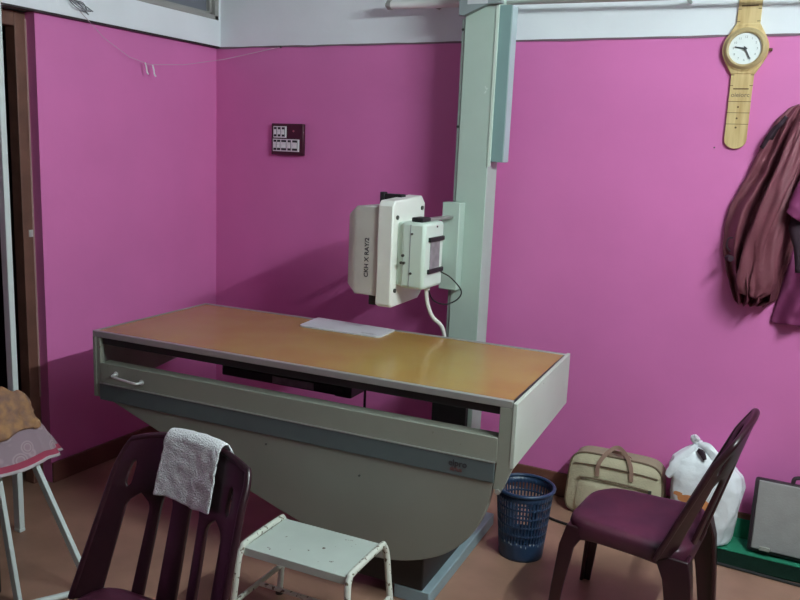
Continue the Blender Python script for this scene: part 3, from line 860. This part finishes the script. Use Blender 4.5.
bm, edge = pillow(.158, .080, -.058, -.040, .020, .03, puff=.016)
obj('front_pocket', bm, [M['beige'], M['beige']], BG, ang=60)
bm = bmesh.new(); pa = [(-.150,-.062,.18),(-.1,-.070,.187),(0,-.072,.19),(.1,-.070,.187),(.155,-.062,.18)]; tube(bm, catmull(pa,6), .0045, 8)
tube(bm, catmull([(-.178,-.05,.235),(-.1,-.060,.245),(0,-.062,.248),(.1,-.060,.245),(.178,-.05,.235)],6), .0035, 8)
objs('zip_seam', bm, M['pipe'], BG)
def strapm(path, w, th, ax=Vector((1,0,0))):
    P = catmull(path, 8); bm = bmesh.new(); rings = []
    for i, p in enumerate(P):
        d = (P[min(i+1,len(P)-1)]-P[max(i-1,0)]).normalized(); n_ = Vector((0,-1,0)); s = d.cross(n_).normalized()
        rings.append([bm.verts.new(p+s*w/2*a+n_*th/2*b) for a, b in ((-1,-1),(1,-1),(1,1),(-1,1))])
    for a, b in zip(rings, rings[1:]):
        for k in range(4): bm.faces.new((a[k],a[(k+1)%4],b[(k+1)%4],b[k]))
    bm.faces.new(rings[0]); bm.faces.new(rings[-1][::-1]); return bm
obj('handle', strapm([(-.072,-.064,.20),(-.068,-.066,.26),(-.035,-.055,.315),(.0,-.04,.338),(.035,-.045,.318),(.066,-.062,.27),(.074,-.066,.21)], .017, .004), M['strap'], BG)
obj('handle', strapm([(-.06,.03,.25),(-.045,.02,.29),(-.005,-.01,.305),(.04,-.02,.30),(.07,.02,.26)], .015, .004), M['strap'], BG)
bm = bmesh.new()
box(bm, .148, .160, -.068, -.060, .160, .185); cyl(bm, (.154,-.072,.172), (.154,-.066,.172), .005, 8)
objs('buckle', bm, M['bolt'], BG)
# white carrier bag
PB = thing('carrier_bag', 'full white plastic carrier bag with orange print, knotted at the top', 'plastic bag', (2.675, -.112, .008))
bm = bmesh.new(); n1, n2 = 80, 84; G = []
prof = [(.0,.085,.05),(.01,.110,.066),(.10,.128,.075),(.20,.140,.080),(.30,.138,.074),(.342,.112,.062),(.370,.075,.044),(.392,.040,.028),(.405,.018,.016),(.42,.014,.013)]
for j in range(n1+1):
    q = j/n1*(len(prof)-1); a = int(min(q, len(prof)-2)); f = q-a
    z, rx, ry = [prof[a][k]*(1-f)+prof[a+1][k]*f for k in range(3)]
    cx = .0 - .06*max(0,(z-.25)/.2)
    r_ = []
    for i in range(n2):
        an = 2*PI*i/n2; c, s = math.cos(an), math.sin(an)
        e = (abs(c)**3+abs(s)**3)**(-1/3)
        top = max(0,(z-.22)/.2)
        fold = 1+.09*noise.noise(Vector((c*2.2, s*2.2, z*9)))-.075*(abs(noise.noise(Vector((c*3.2+z*6, s*3.2, z*13-c*3)))))**.6+.02+.10*top*math.sin(an*7+z*12)*.6+.04*noise.noise(Vector((c*5,s*5,z*15)))
        r_.append(bm.verts.new((cx+c*e*rx*fold, s*e*ry*fold, z)))
    G.append(r_)
for j in range(n1):
    for i in range(n2): bm.faces.new((G[j][i],G[j][(i+1)%n2],G[j+1][(i+1)%n2],G[j+1][i]))
bm.faces.new(G[0][::-1]); bm.faces.new(G[-1])
obj('bag_body', bm, M['polythene'], PB, ang=180)
bm = tongue([(-.055,-.01,.41),(-.062,-.015,.427),(-.054,-.018,.440)], [.012,.020,.014], .014, 3, 12, 12, .005)
obj('knot', bm, M['polythene'], PB)
bm = tongue([(-.045,-.02,.410),(-.01,-.03,.405),(.025,-.045,.375),(.045,-.06,.34)], [.010,.018,.020,.012], .007, 6, 18, 10, .006)
obj('handle_loop', bm, M['polythene'], PB)
bm = tongue([(-.055,-.02,.405),(-.085,-.04,.36),(-.12,-.055,.31),(-.148,-.055,.26)], [.010,.018,.026,.014], .010, 9, 18, 10, .006)
obj('handle_loop', bm, M['polythene'], PB)
bm = tongue([(-.045,-.045,.395),(-.025,-.055,.385),(-.012,-.065,.365)], [.008,.014,.008], .006, 2, 8, 10, .003)
obj('gap_shade', bm, M['darkcloth'], PB)  # dark tongue painting the shade between the bag's handles
# printed patches following the bag surface
from mathutils.bvhtree import BVHTree
_b = [o for o in PB.children if o.name.startswith('bag_body')][0].data
bvh = BVHTree.FromPolygons([v.co for v in _b.vertices], [list(p.vertices) for p in _b.polygons])
bm = bmesh.new()
for (px_, pz_, w_, h_) in ((-.062,.185,.075,.040),(-.10,.20,.035,.02),(-.035,.135,.06,.03),(.008,.175,.045,.05),(.03,.12,.05,.02)):
    rings = []
    for q in (0,.5,1):
        rg = []
        for k in range(12):
            a = 2*PI*k/12; rr = q*(1+.45*noise.noise(Vector((math.cos(a)*2, math.sin(a)*2, px_*50))))
            x = px_+math.cos(a)*w_/2*rr; z = pz_+math.sin(a)*h_/2*rr
            h_t = bvh.ray_cast(Vector((x,-1,z)), Vector((0,1,0)))
            rg.append(bm.verts.new((x, (h_t[0].y if h_t[0] else -.08)-.0012, z)))
        rings.append(rg)
    for a, b in zip(rings[1:], rings[2:]):
        for k in range(12): bm.faces.new((a[k], a[(k+1)%12], b[(k+1)%12], b[k]))
    bm.faces.new(rings[1])
objs('orange_print', bm, M['orange'], PB, sm=False)
# grey case
KS = thing('grey_case', 'flat grey rectangular case with dark edges leaning against the wall at right', 'case', (3.06, -.13, .012))
bm = B(-.205, .205, -.016, .018, .004, .306); kb = obj('case_body', bm, M['casedark'], KS, bevel=.010)
obj('front_board', B(-.190, .200, -.024, -.014, .020, .300), M['case'], KS, bevel=.004)
obj('latch', B(-.160, -.120, -.030, -.022, .018, .036), mat('pale_latch', (.33,.31,.28), .5), KS, bevel=.003)
bm = bmesh.new(); tube(bm, catmull([(-.07,0,.305),(-.06,0,.33),(.0,0,.338),(.06,0,.33),(.07,0,.305)],6), .008, 8)
obj('handle', bm, M['casedark'], KS)
KS.rotation_euler = (R(-7), 0, 0)
# mats
bm = B(2.66, 3.68, -.165, -.016, 0, .008); box(bm, 2.66, 3.68, -.021, -.0155, .008, .092)
tag(obj('green_mat', bm, M['green'], sm=False), 'bright green mat strip lying along the skirting under the white bag', 'mat')
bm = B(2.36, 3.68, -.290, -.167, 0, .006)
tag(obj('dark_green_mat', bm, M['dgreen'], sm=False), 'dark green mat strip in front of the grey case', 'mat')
bm = bmesh.new(); tube(bm, catmull([(1.95,-.20,.006),(2.08,-.272,.006),(2.30,-.300,.006),(2.74,-.302,.006),(3.06,-.318,.006),(3.6,-.33,.006)],8), .006, 8)
tag(obj('floor_cable', bm, M['black']), 'black cable running along the floor in front of the mats', 'cable')

# ---------------------------------------------------------------- string with clips, tangle of wire
P0, P1 = Vector((.034,-.93,2.082)), Vector((.42,-.004,2.046))
Vm = Vector((.035, -.525, 1.905))
bm = bmesh.new(); tube(bm, [P0, Vector((.032,-.80,1.99)), Vector((.033,-.65,1.925)), Vm, Vector((.10,-.36,1.922)), Vector((.22,-.20,1.965)), P1], .0012, 6)
tag(obj('hanging_string', bm, M['string']), 'thin pale string sagging across the room corner', 'string')
for (y, x, z, lb) in ((-.555,.0385,1.903,'small white clip on the corner string, farther from the switch panel'), (-.510,.042,1.897,'small white clip on the corner string, nearer the switch panel')):
    bm = bmesh.new(); tube(bm, catmull([(x-.004,y,z+.008),(x+.001,y+.002,z-.01),(x+.004,y+.004,z-.035),(x+.010,y+.008,z-.045)],4), .0035, 8)
    tag(obj('string_clip', bm, M['switch']), lb, 'clip', 'clips on the string')
bm = bmesh.new()
for k in range(5):
    r_ = random.uniform
    tube(bm, catmull([(.036,-1.06+r_(-.02,.02),2.20),(.045,-1.0+r_(-.02,.02),2.14+r_(-.02,.02)),(.05,-.95+r_(-.02,.02),2.10+r_(-.01,.02)),(.036,-.88+r_(-.03,.02),2.075+r_(-.01,.02))],6), .0022, 6)
tag(obj('wire_tangle', bm, M['wire']), 'loose bundle of thin grey wire hanging on the white wall band', 'wire')
bm = bmesh.new(); cyl(bm, (.42,-.008,2.046), (.42,0,2.046), .006, 8)
tag(obj('wall_nail', bm, M['bolt']), 'dark nail at the paint line where the string ends', 'nail')

# ---------------------------------------------------------------- cloth covered folding table at the left edge
FT = thing('folding_table', 'small folding table with white metal legs under a ring-print cloth', 'table', (.40, -1.95, 0))
fx0, fy0 = .40, -1.95
def T(bm):
    bmesh.ops.translate(bm, verts=bm.verts, vec=(-fx0,-fy0,0)); return bm
obj('table_board', T(B(.17, .57, -2.24, -1.735, .628, .648)), M['dark'], FT, bevel=.004)
def flat(p0, p1, w, th):
    p0, p1 = Vector(p0), Vector(p1); bm = bmesh.new(); d = (p1-p0).normalized(); n_ = Vector((0,1,0)); s = d.cross(n_).normalized()
    a = [bm.verts.new(p0+s*w/2*i+n_*th/2*j) for i, j in ((-1,-1),(1,-1),(1,1),(-1,1))]; b = [bm.verts.new(p1+s*w/2*i+n_*th/2*j) for i, j in ((-1,-1),(1,-1),(1,1),(-1,1))]
    bm.faces.new(a); bm.faces.new(b[::-1])
    for k in range(4): bm.faces.new((a[k],a[(k+1)%4],b[(k+1)%4],b[k]))
    return bm
for (a, b) in (((.54,-1.74,.628),(.872,-1.70,.012)), ((.615,-1.865,.56),(.712,-1.865,.0)), ((.585,-2.20,.628),(.80,-2.20,.012)), ((.30,-2.2,.628),(.20,-2.2,.0))):
    obj('leg', T(flat(a, b, .026, .016)), M['post'], FT, bevel=.002)
bm = bmesh.new(); cyl(bm, (.874,-1.68,.014), (.72,-1.945,.014), .011, 12)
fb = obj('foot_bar', T(bm), M['post'], FT)
bm = bmesh.new(); cyl(bm, (.872,-1.685,.016), (.886,-1.660,.016), .016, 14)
obj('rubber_cap', T(bm), mat('grey_rubber', (.40,.40,.40), .6), fb)
bm = B(-.20, .20, -.15, .15, 0, .48)
bx_ = thing('dark_box', 'tall dark box standing on the floor beneath the cloth-covered table', 'box', (.41, -2.0, 0))
obj('box_body', bm, M['dark'], bx_, bevel=.006)
obj('box_lid', B(-.205, .205, -.155, .155, .48, .50), M['dark'], bx_, bevel=.004)

# draped cloth
bm = bmesh.new(); uvl = bm.loops.layers.uv.new('UVMap'); n = 84; ext = .24; hxb, hyb = .205, .262; cxb, cyb = .37, -1.985; G = []
Lx, Ly = hxb+ext, hyb+ext
def drape(u, v):
    ax, ay = abs(u)-hxb, abs(v)-hyb; x, y, z = u, v, .656
    dx, dy = max(0,ax), max(0,ay); sx, sy = (1 if u > 0 else -1), (1 if v > 0 else -1)
    d = math.hypot(dx, dy)
    if d > 0:
        q = max(dx, dy)
        fl = .52
        nx_, ny_ = dx/d, dy/d
        rip = .009*math.sin((v if dx > dy else u)*32+2)*min(1,q/.12)
        o_ = q*fl+rip
        x = sx*(min(abs(u),hxb)+nx_*o_); y = sy*(min(abs(v),hyb)+ny_*o_)
        z = .656-q*(1-fl*.3)
    z += .004*noise.noise(Vector((u*12,v*12,0)))
    return Vector((cxb+x, cyb+y, z))
for j in range(n+1):
    G.append([bm.verts.new(drape(-Lx+2*Lx*i/n, -Ly+2*Ly*j/n)) for i in range(n+1)])
for j in range(n):
    for i in range(n):
        f = bm.faces.new((G[j][i],G[j][i+1],G[j+1][i+1],G[j+1][i]))
        e = min(i, j, n-1-i, n-1-j)
        f.material_index = 2 if e == 0 else (1 if e <= 2 else 0)
        for lp, (a, b) in zip(f.loops, ((i,j),(i+1,j),(i+1,j+1),(i,j+1))): lp[uvl].uv = (a/n, b/n)
tag(obj('table_cloth', bm, [M['ringcloth'], M['redhem'], M['whitehem']], solid=.003, ang=180), 'mauve ring-print cloth with red hem draped over the table at left edge', 'tablecloth')
bm = bmesh.new(); n = 56; G = []
for j in range(n+1):
    r_ = []
    for i in range(n+1):
        u, v = -1+2*i/n, -1+2*j/n; e = max(abs(u), abs(v))
        uu = .09+u*(.23+.02*noise.noise(Vector((v*3,1,0)))); vv = .09+v*(.24+.02*noise.noise(Vector((u*3,5,0))))
        P = drape(uu, vv)
        top = 1.0 if max(uu-hxb, vv-hyb) < 0 else max(0, 1-max(uu-hxb, vv-hyb)/.05)
        h = .010+(.008+.036*top)*(1-e**4)*(.7+1.3*noise.noise(Vector((u*2.4,v*2.4,7))))+.012*noise.noise(Vector((u*7,v*7,2)))
        h = max(.006, h); out = 1-top
        P += Vector((h*out*(1 if uu-hxb > vv-hyb else .3), h*out*(.3 if uu-hxb > vv-hyb else 1), h*(.5+.5*top)+.006*noise.noise(Vector((u*12,v*12,3)))))
        r_.append(bm.verts.new(P))
    G.append(r_)
for j in range(n):
    for i in range(n): bm.faces.new((G[j][i],G[j][i+1],G[j+1][i+1],G[j+1][i]))
tag(obj('orange_cloth', bm, M['orangecloth'], solid=.004, ang=180), 'crumpled orange cloth lying on top of the ring-print tablecloth', 'cloth')

# white post in front of the dark doorway
PO = thing('metal_post', 'upright white metal post at the left picture edge before the dark doorway', 'post', (.276,-1.52,0))
obj('upright', B(-.017,.017,-.012,.012,.015,2.3), M['post'], PO, bevel=.003)
obj('foot_plate', B(-.018,.018,-.013,.013,0,.015), M['post'], PO, bevel=.003)

# ---------------------------------------------------------------- camera
cam = bpy.data.cameras.new('camera'); co = bpy.data.objects.new('camera', cam); C.objects.link(co)
fpx = 806.0
cam.sensor_fit = 'HORIZONTAL'; cam.sensor_width = 36; cam.lens = 36*fpx/800; cam.clip_start = .02
def nrm(v): return v.normalized()
X = -nrm(Vector((-1216-400, 82-300, fpx))); Y = nrm(Vector((820-400, 169-300, fpx)))
Y = nrm(Y - X*X.dot(Y)); Z = X.cross(Y)
right = Vector((X.x, Y.x, Z.x)); down = Vector((X.y, Y.y, Z.y)); fwd = Vector((X.z, Y.z, Z.z))
mw = Matrix(((right.x, -down.x, -fwd.x, 2.935), (right.y, -down.y, -fwd.y, -3.516), (right.z, -down.z, -fwd.z, 1.55), (0,0,0,1)))
co.matrix_world = mw
S.camera = co

S.view_settings.view_transform = 'Standard'; S.view_settings.look = 'None'
S.view_settings.gamma = 1; S.view_settings.use_curve_mapping = False
S.view_settings.exposure = 0.0
